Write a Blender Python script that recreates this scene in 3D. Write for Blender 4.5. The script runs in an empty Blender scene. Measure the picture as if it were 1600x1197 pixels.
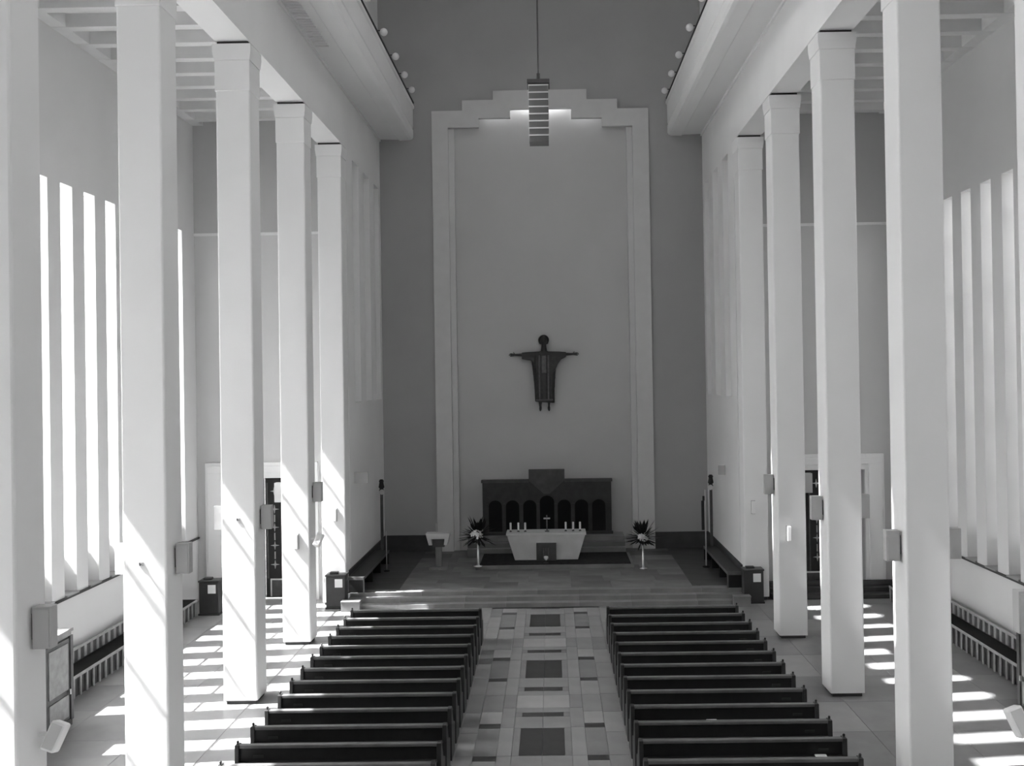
import bpy, bmesh, math, random
from mathutils import Vector, Matrix
random.seed(7)
SC = bpy.context.scene
COL = SC.collection

# ------------------------------------------------------------------ camera
H = 6.6
yaw = math.atan(15/1500.); pitch = 11/1500.; roll = .0155
F = Vector((-math.sin(yaw)*math.cos(pitch), math.cos(yaw)*math.cos(pitch), math.sin(pitch)))
R0 = Vector((math.cos(yaw), math.sin(yaw), 0)); U0 = R0.cross(F)
RR = R0*math.cos(roll) - U0*math.sin(roll); UU = U0*math.cos(roll) + R0*math.sin(roll)
cd = bpy.data.cameras.new('camera'); cam = bpy.data.objects.new('camera', cd); COL.objects.link(cam)
cd.sensor_width = 36; cd.lens = 33.75; cd.shift_x = -46/1600; cd.shift_y = -20.5/1600; cd.clip_end = 400
M = Matrix(((RR.x, UU.x, -F.x, 0), (RR.y, UU.y, -F.y, 0), (RR.z, UU.z, -F.z, H), (0, 0, 0, 1)))
cam.matrix_world = M
SC.camera = cam
SC.view_settings.view_transform = 'Standard'; SC.view_settings.look = 'None'
SC.view_settings.gamma = 1; SC.view_settings.use_curve_mapping = False
SC.view_settings.exposure = EXPO = 1.74

# ------------------------------------------------------------------ sky and sun
w = bpy.data.worlds.new('sky'); SC.world = w; w.use_nodes = True
nt = w.node_tree; nt.nodes.clear()
sky = nt.nodes.new('ShaderNodeTexSky'); sky.sky_type = 'NISHITA'; sky.sun_disc = False
sky.sun_elevation = math.radians(55); sky.sun_rotation = math.radians(-95); sky.air_density = 1; sky.dust_density = 3
bw = nt.nodes.new('ShaderNodeRGBToBW'); bg = nt.nodes.new('ShaderNodeBackground'); wo = nt.nodes.new('ShaderNodeOutputWorld')
nt.links.new(sky.outputs[0], bw.inputs[0]); nt.links.new(bw.outputs[0], bg.inputs[0]); nt.links.new(bg.outputs[0], wo.inputs[0])
bg.inputs[1].default_value = .55
sd = bpy.data.lights.new('sun', 'SUN'); sd.energy = 13.5; sd.angle = .0093
sun = bpy.data.objects.new('sun', sd); COL.objects.link(sun)
SUNDIR = Vector((1, .10, -1.45)).normalized()
sun.rotation_euler = SUNDIR.to_track_quat('-Z', 'Y').to_euler(); sun.location = (-30, 0, 40)

def portal(x, y, z, sx, sz, face):
    d = bpy.data.lights.new('sky_portal', 'AREA'); d.shape = 'RECTANGLE'; d.size = sx; d.size_y = sz
    d.cycles.is_portal = True
    o = bpy.data.objects.new('sky_portal', d); COL.objects.link(o); o.location = (x, y, z)
    o.rotation_euler = Vector(face).to_track_quat('-Z', 'Z').to_euler()
    return o
CX = -.26
XL, XR = -6.1, 5.58          # nave faces of the columns
WL, WR = -10.75, 10.3          # aisle walls
TH = .5
portal(WL-.6, 16, 6.8, 25, 8.6, (1, 0, 0)); portal(WR+.6, 16, 6.5, 25, 9.2, (-1, 0, 0))
portal(XL-1.0, 11, 20.9, 32, 3.8, (1, 0, 0)); portal(XR+1.0, 11, 20.9, 32, 3.8, (-1, 0, 0))
portal(CX, -7.7, 20, 8.4, 8.6, (0, 1, 0))
cy = SC.cycles
cy.max_bounces = 10; cy.diffuse_bounces = 7; cy.glossy_bounces = 3; cy.transparent_max_bounces = 12
cy.sample_clamp_indirect = 6; cy.caustics_reflective = False; cy.caustics_refractive = False

# ------------------------------------------------------------------ materials (all neutral: the photograph is black and white)
def mat(name, v, rough=.8, spec=.3, metal=0, noise=0, nscale=3, bump=0, bscale=40):
    m = bpy.data.materials.new(name); m.use_nodes = True
    n = m.node_tree; b = n.nodes['Principled BSDF']
    b.inputs['Roughness'].default_value = rough; b.inputs['Metallic'].default_value = metal
    b.inputs['Specular IOR Level'].default_value = spec
    b.inputs['Base Color'].default_value = (v, v, v, 1)
    if noise or bump:
        tc = n.nodes.new('ShaderNodeTexCoord')
    if noise:
        t = n.nodes.new('ShaderNodeTexNoise'); t.inputs['Scale'].default_value = nscale; t.inputs['Detail'].default_value = 4
        r = n.nodes.new('ShaderNodeMapRange'); r.inputs[1].default_value = .25; r.inputs[2].default_value = .75
        r.inputs[3].default_value = v*(1-noise); r.inputs[4].default_value = v*(1+noise)
        n.links.new(tc.outputs['Object'], t.inputs[0]); n.links.new(t.outputs[0], r.inputs[0]); n.links.new(r.outputs[0], b.inputs['Base Color'])
    if bump:
        t = n.nodes.new('ShaderNodeTexNoise'); t.inputs['Scale'].default_value = bscale
        bp = n.nodes.new('ShaderNodeBump'); bp.inputs['Strength'].default_value = bump; bp.inputs['Distance'].default_value = .01
        n.links.new(tc.outputs['Object'], t.inputs[0]); n.links.new(t.outputs[0], bp.inputs['Height']); n.links.new(bp.outputs[0], b.inputs['Normal'])
    return m
def glass(name, tint=.95):
    m = bpy.data.materials.new(name); m.use_nodes = True; n = m.node_tree; n.nodes.clear()
    o = n.nodes.new('ShaderNodeOutputMaterial'); mx = n.nodes.new('ShaderNodeMixShader')
    t = n.nodes.new('ShaderNodeBsdfTransparent'); t.inputs[0].default_value = (tint, tint, tint, 1)
    g = n.nodes.new('ShaderNodeBsdfGlossy'); g.inputs['Roughness'].default_value = .05
    mx.inputs[0].default_value = .06; n.links.new(t.outputs[0], mx.inputs[1]); n.links.new(g.outputs[0], mx.inputs[2])
    n.links.new(mx.outputs[0], o.inputs[0]); return m
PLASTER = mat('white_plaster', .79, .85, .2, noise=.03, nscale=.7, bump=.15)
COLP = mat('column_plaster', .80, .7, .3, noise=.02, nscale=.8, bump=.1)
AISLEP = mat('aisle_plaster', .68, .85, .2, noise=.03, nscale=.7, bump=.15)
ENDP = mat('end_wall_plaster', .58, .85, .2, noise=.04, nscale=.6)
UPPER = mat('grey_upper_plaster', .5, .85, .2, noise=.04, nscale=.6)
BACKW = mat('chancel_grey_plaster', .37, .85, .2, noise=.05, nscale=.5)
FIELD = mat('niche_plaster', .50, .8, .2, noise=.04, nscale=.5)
FRAMEP = mat('niche_frame_plaster', .58, .8, .2, noise=.03)
CEIL = mat('ceiling_plaster', .72, .9, .2, noise=.03)
STONE = [mat('pale_floor_stone', .30, .28, .4, noise=.12, nscale=2), mat('middle_floor_stone', .26, .28, .4, noise=.12, nscale=2),
         mat('grey_floor_stone', .225, .3, .4, noise=.12, nscale=2.5), mat('light_floor_stone', .36, .28, .4, noise=.1, nscale=2)]
DARKST = mat('dark_inlay_stone', .05, .3, .4, noise=.2, nscale=4)
STEPST = mat('step_stone', .20, .4, .4, noise=.25, nscale=1.4)
POD = mat('podium_stone', .14, .42, .4, noise=.3, nscale=1.2)
POD2 = mat('podium_stone_pale', .19, .42, .4, noise=.3, nscale=1.2)
GROUT = mat('grout', .23, .8)
CARPET = mat('dark_carpet', .035, .95, .1, noise=.35, nscale=6)
SLAT = mat('pale_slat_wood', .34, .5, .4, noise=.2, nscale=6)
PEWEND = mat('pew_end_wood', .028, .45, .4, noise=.25, nscale=5)
SEATC = mat('dark_seat_cushion', .018, .9, .1, noise=.2)
PODD = mat('podium_stone_dark', .065, .42, .4, noise=.25, nscale=1.2)
PEW = mat('black_stained_wood', .012, .45, .4, noise=.3, nscale=5)
RAIL = mat('lighter_dark_wood', .11, .4, .5, noise=.25, nscale=5)  # paler than the black wood, for rails and bench edges
WOOD = mat('brown_wood', .24, .45, .4, noise=.25, nscale=6)
WOODD = mat('deep_brown_wood', .075, .5, .4, noise=.25, nscale=6)
REREDOS = mat('reredos_wood', .04, .6, .3, noise=.25, nscale=4)
REREDOSL = mat('reredos_pale_wood', .07, .6, .3, noise=.25, nscale=4)
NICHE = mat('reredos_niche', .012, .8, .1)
DADO = mat('dark_dado', .06, .7, .3, noise=.2)
ALTAR = mat('altar_stone', .58, .6, .3, noise=.08, nscale=3)
BRONZE = mat('dark_bronze', .022, .5, .5, noise=.5, nscale=8, bump=.6, bscale=14)
BRONZEL = mat('rubbed_bronze', .09, .5, .5, noise=.4, nscale=10)
BLACK = mat('black_iron', .012, .5, .4)
METAL = mat('pale_metal', .55, .3, .5, metal=.7)
SILVER = mat('silvered_metal', .7, .25, .5, metal=.9)
WHITE = mat('white_paint', .8, .5, .4)
GREYBOX = mat('grey_box_paint', .45, .5, .4)
DARKBOX = mat('dark_box_paint', .05, .5, .4)
CABIN = mat('dark_cabinet_paint', .04, .45, .4, noise=.2)
LEAF = mat('dark_leaf', .015, .7, .2)
PETAL = mat('white_petal', .75, .6, .3)
WAX = mat('wax', .7, .5, .4)
SHADE = mat('lamp_louvre', .13, .6, .3)
SHADEL = mat('lamp_pale_band', .6, .5, .3)
GLOBE = mat('opal_globe', .7, .3, .5)
SILL = mat('sill_stone', .3, .5, .4)
OUT = mat('outside_paving', .35, .9)
OUTW = mat('outside_render', .62, .9)
PANEG = glass('clear_pane', .95)
PANER = glass('cool_pane', .85)
BAR = mat('window_bar', .5, .5)

# ------------------------------------------------------------------ helpers
def obj(name, bm, m, parent=None, smooth=False, bevel=0):
    me = bpy.data.meshes.new(name)
    bmesh.ops.recalc_face_normals(bm, faces=bm.faces)
    bm.to_mesh(me); bm.free()
    for x in (m if isinstance(m, (list, tuple)) else [m]): me.materials.append(x)
    if smooth:
        for p in me.polygons: p.use_smooth = True
    o = bpy.data.objects.new(name, me); COL.objects.link(o)
    if parent: o.parent = parent
    if bevel:
        b = o.modifiers.new('bevel', 'BEVEL'); b.width = bevel; b.segments = 2; b.limit_method = 'ANGLE'
    return o
def box(bm, x0, x1, y0, y1, z0, z1):
    v = [bm.verts.new((x, y, z)) for x in (x0, x1) for y in (y0, y1) for z in (z0, z1)]
    for f in ((0,1,3,2),(4,6,7,5),(0,4,5,1),(2,3,7,6),(0,2,6,4),(1,5,7,3)): bm.faces.new([v[i] for i in f])
    return v
def B(*bx):
    bm = bmesh.new()
    for b in bx: box(bm, *b)
    return bm
def prism(bm, pts, a0, a1, axis='z'):
    n = len(pts)
    def P(p, a): return {'z': (p[0], p[1], a), 'y': (p[0], a, p[1]), 'x': (a, p[0], p[1])}[axis]
    A = [bm.verts.new(P(p, a0)) for p in pts]; Bv = [bm.verts.new(P(p, a1)) for p in pts]
    bm.faces.new(A); bm.faces.new(Bv[::-1])
    for i in range(n): bm.faces.new((A[i], A[(i+1) % n], Bv[(i+1) % n], Bv[i]))
def tube(bm, pts, rad, seg=10, sx=1, sy=1):
    rings = []
    for i, p in enumerate(pts):
        p = Vector(p); a = Vector(pts[max(i-1, 0)]); b = Vector(pts[min(i+1, len(pts)-1)])
        d = (b-a).normalized(); q = d.to_track_quat('Z', 'Y')
        r = rad[i] if isinstance(rad, (list, tuple)) else rad
        rings.append([bm.verts.new(p + q @ Vector((r*sx*math.cos(t), r*sy*math.sin(t), 0))) for t in [2*math.pi*k/seg for k in range(seg)]])
    for u, v in zip(rings, rings[1:]):
        for k in range(seg): bm.faces.new((u[k], u[(k+1) % seg], v[(k+1) % seg], v[k]))
    bm.faces.new(rings[0][::-1]); bm.faces.new(rings[-1])
def lathe(bm, prof, c=(0, 0, 0), seg=16):
    rings = [[bm.verts.new((c[0]+r*math.cos(2*math.pi*k/seg), c[1]+r*math.sin(2*math.pi*k/seg), c[2]+z)) for k in range(seg)] for r, z in prof]
    for u, v in zip(rings, rings[1:]):
        for k in range(seg): bm.faces.new((u[k], u[(k+1) % seg], v[(k+1) % seg], v[k]))
    bm.faces.new(rings[0][::-1]); bm.faces.new(rings[-1])
def ball(bm, c, rx, ry=None, rz=None, s=12):
    ry = ry or rx; rz = rz or rx
    bmesh.ops.create_uvsphere(bm, u_segments=s, v_segments=max(6, s*2//3), radius=1, matrix=Matrix.Translation(c) @ Matrix.Diagonal((rx, ry, rz, 1)))
def thing(name, label, cat, loc=(0, 0, 0), rz=0, group=None):
    o = bpy.data.objects.new(name, None); COL.objects.link(o); o.location = loc; o.rotation_euler = (0, 0, rz); o.empty_display_size = .2
    o['label'] = label; o['category'] = cat
    if group: o['group'] = group
    return o
def struct(name, bm, m, parent=None, **k):
    o = obj(name, bm, m, parent, **k)
    if not parent: o['kind'] = 'structure'
    return o
def structe(name, loc=(0, 0, 0)):
    o = bpy.data.objects.new(name, None); COL.objects.link(o); o.location = loc; o['kind'] = 'structure'; return o
def copy_tree(o, parent=None):
    c = o.copy(); COL.objects.link(c)
    if parent: c.parent = parent
    for ch in list(o.children): copy_tree(ch, c)
    return c
def place(proto, used, loc, rz=0, label=None, group=None):
    o = proto if not used[0] else copy_tree(proto)
    used[0] = True
    o.location = loc; o.rotation_euler = (0, 0, rz)
    if label: o['label'] = label
    if group: o['group'] = group
    return o
_tm = {}
def piece(name, key, size, m, parent, loc):
    """flat slab piece sharing mesh data; key = size+material"""
    k = (key, tuple(round(s, 3) for s in size), m.name)
    if k not in _tm:
        bm = bmesh.new(); sx, sy, sz = size; e = min(.004, sz*.3)
        g = .0022
        a = [(-sx/2+g, -sy/2+g), (sx/2-g, -sy/2+g), (sx/2-g, sy/2-g), (-sx/2+g, sy/2-g)]
        lo = [bm.verts.new((x, y, -sz)) for x, y in a]; mi = [bm.verts.new((x, y, -e)) for x, y in a]
        hi = [bm.verts.new((x*(1-e/sx*2), y*(1-e/sy*2), 0)) for x, y in a]
        bm.faces.new(hi); bm.faces.new(lo[::-1])
        for u, v in ((lo, mi), (mi, hi)):
            for i in range(4): bm.faces.new((u[i], u[(i+1) % 4], v[(i+1) % 4], v[i]))
        me = bpy.data.meshes.new(name); bmesh.ops.recalc_face_normals(bm, faces=bm.faces); bm.to_mesh(me); bm.free(); me.materials.append(m)
        _tm[k] = me
    o = bpy.data.objects.new(name, _tm[k]); COL.objects.link(o); o.parent = parent; o.location = loc
    return o

YB = -7.0        # rear wall
YE = 34.7        # chancel back wall
YEND_L, YEND_R = 28.95, 28.97
ZS, ZT = 1.92, 11.05
# ------------------------------------------------------------------ ground outside, so light bounces as it would outdoors
bm = bmesh.new()
for x0, x1, y0, y1 in ((-60, WL-TH, -40, 70), (WR+TH, 60, -40, 70), (WL-TH, WR+TH, YE+1, 70), (WL-TH, WR+TH, -40, YB-.6)):
    box(bm, x0, x1, y0, y1, -.4, -.05)
struct('ground', bm, OUT)
# added wall that darkens the surroundings beyond the right-hand windows
struct('wall_right_dimmer', B((18, 18.6, -12, 42, -.05, 11)), OUTW)

# ------------------------------------------------------------------ floor with slabs
floor = struct('floor', B((WL-TH, WR+TH, YB-.6, YE+1, -.35, -.03)), GROUT)
XA0, XA1 = -1.79, 1.26          # middle aisle
P = 4.32
dark = []
def slab(x0, x1, y0, y1, m, name='floor_slab'):
    piece(name, 'fl', (x1-x0, y1-y0, .03), m, floor, ((x0+x1)/2, (y0+y1)/2, 0))
y = 12.46
while y < 27.4:
    def s(x0, x1, v0, v1, m, n='floor_slab'):
        a, b = y+v0, min(y+v1, 27.44)
        if b-a > .05: slab(x0, x1, a, b, m, n)
    xm = CX
    c0, c1 = -.67, .14
    s(c0, xm, 0, 1.32, DARKST, 'dark_slab'); s(xm, c1, 0, 1.32, DARKST, 'dark_slab')
    for a, b in ((1.32, 1.93), (2.16, 2.42), (3.18, 3.45), (3.7, P)):
        s(c0-.13, xm, a, b, STONE[1]); s(xm, c1+.13, a, b, STONE[1])
    for a, b in ((0, 1.32), (1.93, 2.16), (3.45, 3.7)):
        s(c0-.13, c0, a, b, STONE[2]); s(c1, c1+.13, a, b, STONE[2])
    for a, b in ((1.93, 2.16), (3.45, 3.7)):
        s(c0, xm, a, b, DARKST, 'dark_slab'); s(xm, c1, a, b, DARKST, 'dark_slab')
    s(c0-.13, xm, 2.42, 3.18, STONE[3]); s(xm, c1+.13, 2.42, 3.18, STONE[3])
    for k, (u0, u1) in enumerate(((-1.47, -1.06), (.53, .91))):
        s(u0, u1, -.25+.03, 0, DARKST, 'dark_slab'); s(u0, u1, 0, 1.32, STONE[2]); s(u0, u1, 1.32, 1.56, DARKST, 'dark_slab')
        s(u0, u1, 1.56, 2.2, STONE[3]); s(u0, u1, 2.2, 3.2, STONE[1]); s(u0, u1, 3.2, P-.22, STONE[0])
    for u0, u1 in ((-1.06, -.80), (.27, .53)):
        for a, b, q in ((-.0, 1.35, 0), (1.35, 2.42, 1), (2.42, 3.2, 2), (3.2, P, 0)): s(u0, u1, a, b, STONE[q])
    for u0, u1 in ((XA0, -1.47), (.91, XA1)):
        for q in range(4): s(u0, u1, q*P/4, (q+1)*P/4, STONE[(q*2+(u0 > 0)) % 3])
    y += P
# beneath the pews: one row of long slabs, and the side aisles
def grid(x0, x1, y0, y1, nx, dy, off=0):
    wdt = (x1-x0)/nx
    for i in range(nx):
        yy = y0; j = 0
        while yy < y1-.05:
            b = min(yy+dy, y1)
            slab(x0+i*wdt, x0+(i+1)*wdt, yy, b, STONE[[0, 1, 1, 2, 0, 1][(i*5+j*3+off+random.randint(0, 1)) % 6]])
            yy = b; j += 1
grid(WL, XA0, 8.0, YEND_L, 6, 1.62)
grid(XA1, WR, 8.0, YEND_R-.9, 6, 1.62, 2)
slab(WL, XA0, YB, 8.0, STONE[1]); slab(XA1, WR, YB, 8.0, STONE[1]); slab(XA0, XA1, YB, 12.24, STONE[0])

# ------------------------------------------------------------------ outer aisle walls with slit windows
def slitwall(name, xin, sgn, ph, n0, n1, per, wd, y0, y1, z0, z1, ztop, th, m, zbot=0):
    """wall whose inner face is at xin; sgn=-1: wall lies to the left"""
    xo = xin+sgn*th; a, b = min(xin, xo), max(xin, xo)
    bm = bmesh.new()
    box(bm, a, b, y0, y1, zbot, z0); box(bm, a, b, y0, y1, z1, ztop)
    prev = y0; sl = []
    for k in range(n0, n1+1):
        s0 = ph+k*per
        box(bm, a, b, prev, s0, z0, z1); prev = s0+wd; sl.append((s0, s0+wd))
    box(bm, a, b, prev, y1, z0, z1)
    return struct(name, bm, m), sl
wl, slL = slitwall('wall_left', WL, -1, 19.93, -14, 7, 1.073, .54, YB, YEND_L+.5, ZS, ZT, 15.2, TH, AISLEP)
wr, slR = slitwall('wall_right', WR, 1, 22.42, -16, 5, 1.08, .55, YB, YEND_R+.5, ZS, ZT, 15.2, TH, AISLEP)
nwin = [0]
def window(xin, sgn, s0, s1, z0, z1, pane, sill=True, zsp=2.75, transoms=(10.05, 8.55, 7.05, 5.55, 4.05)):
    nwin[0] += 1
    e = structe('window_%d' % nwin[0], (xin+sgn*.36, (s0+s1)/2, z0)); hw = (s1-s0)/2
    zz = zsp if sill else z0
    obj('window_pane', B((-.004, .004, -hw, hw, zz-z0, z1-z0)), pane, e)
    for t in transoms:
        if z0 < t < z1: obj('transom', B((-.02, .02, -hw, hw, t-z0-.03, t-z0+.03)), BAR, e)
    if sill:
        obj('spandrel', B((-.04, .04, -hw, hw, 0, zz-z0)), WHITE, e)
        s = -sgn
        bm = B(((0.04 if s > 0 else -.42), (.42 if s > 0 else -.04), -hw-.0, hw+.0, 0.0, .035)); obj('window_sill', bm, SILL, e)
    return e
for s0, s1 in slL: window(WL, -1, s0, s1, ZS, ZT, PANEG)
for s0, s1 in slR: window(WR, 1, s0, s1, ZS, ZT, PANER)
struct('trim_left_sill', B((WL, WL+.05, YB, YEND_L, ZS-.05, ZS)), DADO)
struct('trim_right_sill', B((WR-.05, WR, YB, YEND_R, ZS-.05, ZS)), DADO)

# aisle end walls with doorways
def endwall(side, x0, x1, y, d0, d1, ztop_d):
    bm = B((x0, d0, y, y+.5, 0, 11.1), (d1, x1, y, y+.5, 0, 11.1), (d0, d1, y, y+.5, ztop_d, 11.1))
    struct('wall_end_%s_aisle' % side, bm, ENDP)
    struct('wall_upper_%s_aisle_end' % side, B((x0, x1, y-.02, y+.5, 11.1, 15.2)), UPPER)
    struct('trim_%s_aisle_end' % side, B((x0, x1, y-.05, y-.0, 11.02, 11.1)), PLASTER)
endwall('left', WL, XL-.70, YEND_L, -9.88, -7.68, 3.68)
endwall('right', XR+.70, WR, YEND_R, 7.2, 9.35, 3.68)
def doorway(n, side, y, f0, f1, o0, o1):
    e = structe('door_%d' % n, ((o0+o1)/2, y, 0)); c = (o0+o1)/2
    bm = B((f0-c, o0-c, -.10, .02, 0, 4.15), (o1-c, f1-c, -.10, .02, 0, 4.15), (o0-c, o1-c, -.10, .02, 3.68, 4.15))
    obj('door_frame', bm, WHITE, e, bevel=.01)
    bm = B((f0-c+.08, o0-c-.1, -.14, -.10, 0, 3.85), (o1-c+.1, f1-c-.08, -.14, -.10, 0, 3.85), (f0-c+.08, f1-c-.08, -.14, -.10, 3.85, 4.05))
    obj('door_frame_moulding', bm, WHITE, e, bevel=.01)
    hw = (o1-o0)/2
    for s in (-1, 1):
        a, b = (-hw, -.01) if s < 0 else (.01, hw)
        lf = obj('door_leaf', B((a, b, .24, .30, .02, 3.67)), BLACK, e)
        xm = (a+b)/2; xo = s*.30
        for x in (s*.08, s*.52): obj('stile', B((x-.02, x+.02, .20, .24, .6, 3.5)), WOODD, lf)
        for z in (2.7, 2.15, 1.6, 1.02, 3.25):
            bm = bmesh.new()
            prism(bm, [(xo+.13*math.cos(k*math.pi/4)*(1 if k % 2 == 0 else .22), z+.13*math.sin(k*math.pi/4)*(1 if k % 2 == 0 else .22)) for k in range(8)], .19, .235, 'y')
            obj('cross_ornament', bm, METAL, lf)
        for z in (2.42, 1.87, 1.3): obj('rod_ornament', B((xo-.015, xo+.015, .2, .235, z-.11, z+.11)), METAL, lf)
        fr = obj('kick_panel', B((xm-.36, xm+.36, .21, .24, .06, .55)), WOODD, lf)
        obj('kick_panel_frame', B((xm-.4, xm+.4, .19, .24, .55, .59), (xm+.36, xm+.4, .19, .24, .06, .55), (xm-.4, xm-.36, .19, .24, .06, .55)), METAL, lf)
    return e
doorway(1, 'left', YEND_L, -10.48, -7.08, -9.88, -7.68)
doorway(2, 'right', YEND_R, 6.62, 9.93, 7.2, 9.35)
# dark steps in front of the right door
st = thing('door_steps', 'low dark stone steps before the black door of the right aisle', 'steps', (8.3, YEND_R-.9, 0))
for i in range(3): obj('step', B((-1.95, 1.95, i*.3, .78, i*.13, (i+1)*.13)), DADO, st, bevel=.01)

# ------------------------------------------------------------------ aisle ceilings with cross beams
def aisleceil(side, x0, x1, ph, per, ye):
    c = struct('ceiling_%s_aisle' % side, B((x0, x1, YB, ye, 14.65, 15.2)), CEIL)
    yy = ph-per*22
    while yy < ye-.1:
        if yy > YB: obj('ceiling_beam', B((x0, x1, yy-.13, yy+.13, 14.36, 14.66)), CEIL, c)
        yy += per
    obj('edge_beam', B((x0, x0+.32, YB, ye, 14.37, 14.67)), CEIL, c); obj('edge_beam', B((x1-.32, x1, YB, ye, 14.37, 14.67)), CEIL, c)
aisleceil('left', WL, XL-.70, 20.03-.27, 1.073, YEND_L); aisleceil('right', XR+.70, WR, 22.42-.27, 1.08, YEND_R)
struct('roof_left_aisle', B((WL-TH-.1, XL-.70, YB-.6, YEND_L+.5, 15.2, 15.5)), OUTW)
struct('roof_right_aisle', B((XR+.70, WR+TH+.1, YB-.6, YEND_R+.5, 15.2, 15.5)), OUTW)

# ------------------------------------------------------------------ nave walls: beam, clerestory, chancel sides
CT = 25.0
def navewall(side, x, sgn):
    xo = x+sgn*.70; a, b = min(x, xo), max(x, xo)
    bm = bmesh.new()
    box(bm, a, b, YB, 28.85, 13.60, 16.0)
    # chancel side wall with three recessed slits
    ys = [(29.8, 30.75), (31.6, 32.6), (33.45, 34.35)]; prev = 28.85
    box(bm, a, b, 28.85, YE+.4, 0, 5.9); box(bm, a, b, 28.85, YE+.4, 13.45, 16.0)
    for u, v in ys: box(bm, a, b, prev, u, 5.9, 13.45); prev = v
    box(bm, a, b, prev, YE+.4, 5.9, 13.45)
    box(bm, *((a, b-.3) if sgn < 0 else (a+.3, b)), 29.6, 34.6, 5.8, 13.55)
    struct('wall_%s_nave' % side, bm, PLASTER)
    wobj, sl = slitwall('wall_%s_clerestory' % side, x, sgn, -3.77, 0, 27, 1.083, .44, YB, YE+.4, 19.1, 22.65, CT+.3, .70, PLASTER, zbot=16.0)
    bm = bmesh.new()                       # arched heads of the clerestory lights
    for s0, s1 in sl:
        c_, rad = (s0+s1)/2, (s1-s0)/2
        for q in (-1, 1):
            arc = [(c_+q*rad*math.cos(t_*math.pi/12), 22.65-.5+.5*math.sin(t_*math.pi/12)) for t_ in range(7)]
            prism(bm, [(c_+q*rad, 22.67)] + arc, min(x, x+sgn*.7), max(x, x+sgn*.7), 'x')
    obj('arched_heads', bm, PLASTER, wobj)['kind'] = 'stuff'
    for s0, s1 in sl:
        window(x, sgn, s0, s1, 19.1, 22.65, PANEG, sill=False, transoms=(19.5,))
    for u, v in ys:
        nwin[0] += 1
        e = structe('window_%d' % nwin[0], (x+sgn*.26, (u+v)/2, 5.9)); hw = (v-u)/2
        obj('window_pane', B((-.01, .01, -hw, hw, 0, 7.55)), PLASTER, e)
        for t in (1.5, 3.0, 4.5, 6.0): obj('transom', B((-.03, .03, -hw, hw, t-.02, t+.02)), BAR, e)
navewall('left', XL, -1); navewall('right', XR, 1)
struct('ceiling', B((XL-.70, XR+.70, YB-.6, YE+.4, CT, CT+.3)), CEIL)
# rear wall behind the organ gallery with a tall window of nine panes
RW = (-4.19, 3.67, 16.0, 24.0)
struct('wall_rear', B((WL-TH, RW[0], YB-.6, YB, 0, CT), (RW[1], WR+TH, YB-.6, YB, 0, CT), (RW[0], RW[1], YB-.6, YB, 0, RW[2]), (RW[0], RW[1], YB-.6, YB, RW[3], CT)), PLASTER)
nwin[0] += 1
e = structe('window_%d' % nwin[0], (CX, YB-.35, RW[2]))
for i in range(3):
    for j in range(2): obj('window_pane', B((-3.93+i*2.62+.06, -3.93+(i+1)*2.62-.06, -.005, .005, j*4+.06, j*4+3.94)), PANEG, e)
for i in range(4): obj('mullion', B((-3.99+i*2.62, -3.87+i*2.62, -.05, .05, 0, 8)), BAR, e)
for j in range(3): obj('transom', B((-3.93, 3.93, -.045, .045, j*4-.06, j*4+.06)), BAR, e)

# ------------------------------------------------------------------ chancel back wall with stepped niche frame
outer = [(-4.18, .36), (-4.18, 16.27), (-3.07, 16.27), (-3.07, 16.64), (-1.95, 16.64), (-1.95, 16.97), (1.43, 16.97), (1.43, 16.6), (2.53, 16.6), (2.53, 16.25), (3.65, 16.25), (3.65, .36)]
inner = [(-3.6, .36), (-3.6, 15.66), (-2.48, 15.66), (-2.48, 15.98), (-1.34, 15.98), (-1.34, 16.3), (.87, 16.3), (.87, 15.93), (1.97, 15.93), (1.97, 15.62), (3.07, 15.62), (3.07, .36)]
def shift_in(p, d):
    return [(max(min(x, 3.07-d), -3.6+d) if abs(x-CX) > 3 else x+(d if x < CX else -d)*1, z if z < 1 else z-d) for x, z in p]
def wall_around(bm, poly, x0, x1, y0, y1, ztop):
    """solid wall x0..x1 with the hole described by the stepped outline"""
    xs = [x0] + [p[0] for p in poly] + [x1]
    cols = []
    box(bm, x0, poly[0][0], y0, y1, 0, ztop); box(bm, poly[-1][0], x1, y0, y1, 0, ztop)
    i = 1
    while i < len(poly)-1:
        a, b = poly[i], poly[i+1]
        if abs(a[1]-b[1]) < 1e-6 and b[0]-a[0] > .01: box(bm, a[0], b[0], y0, y1, a[1], ztop)
        i += 1
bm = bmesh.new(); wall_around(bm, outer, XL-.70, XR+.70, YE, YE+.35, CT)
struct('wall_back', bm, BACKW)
def ring(bm, out, inn, y0, y1):
    for a, b, c, d in zip(out, out[1:], inn, inn[1:]):
        q = [bm.verts.new((p[0], y, p[1])) for p in (a, b, d, c) for y in (y0, y1)]
        for f in ((0, 2, 4, 6), (1, 7, 5, 3), (0, 1, 3, 2), (4, 5, 7, 6)): bm.faces.new([q[k] for k in f])
bm = bmesh.new(); ring(bm, outer, inner, YE-.10, YE+.08)
struct('trim_niche_frame', bm, FRAMEP)
struct('trim_niche_inner', B((-3.6, -3.4, YE+.08, YE+.5, .36, 15.66), (2.87, 3.07, YE+.08, YE+.5, .36, 15.66)), FRAMEP)
struct('wall_niche', B((-4.3, 3.8, YE+.30, YE+.7, 0, 17.2)), FIELD)
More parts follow.
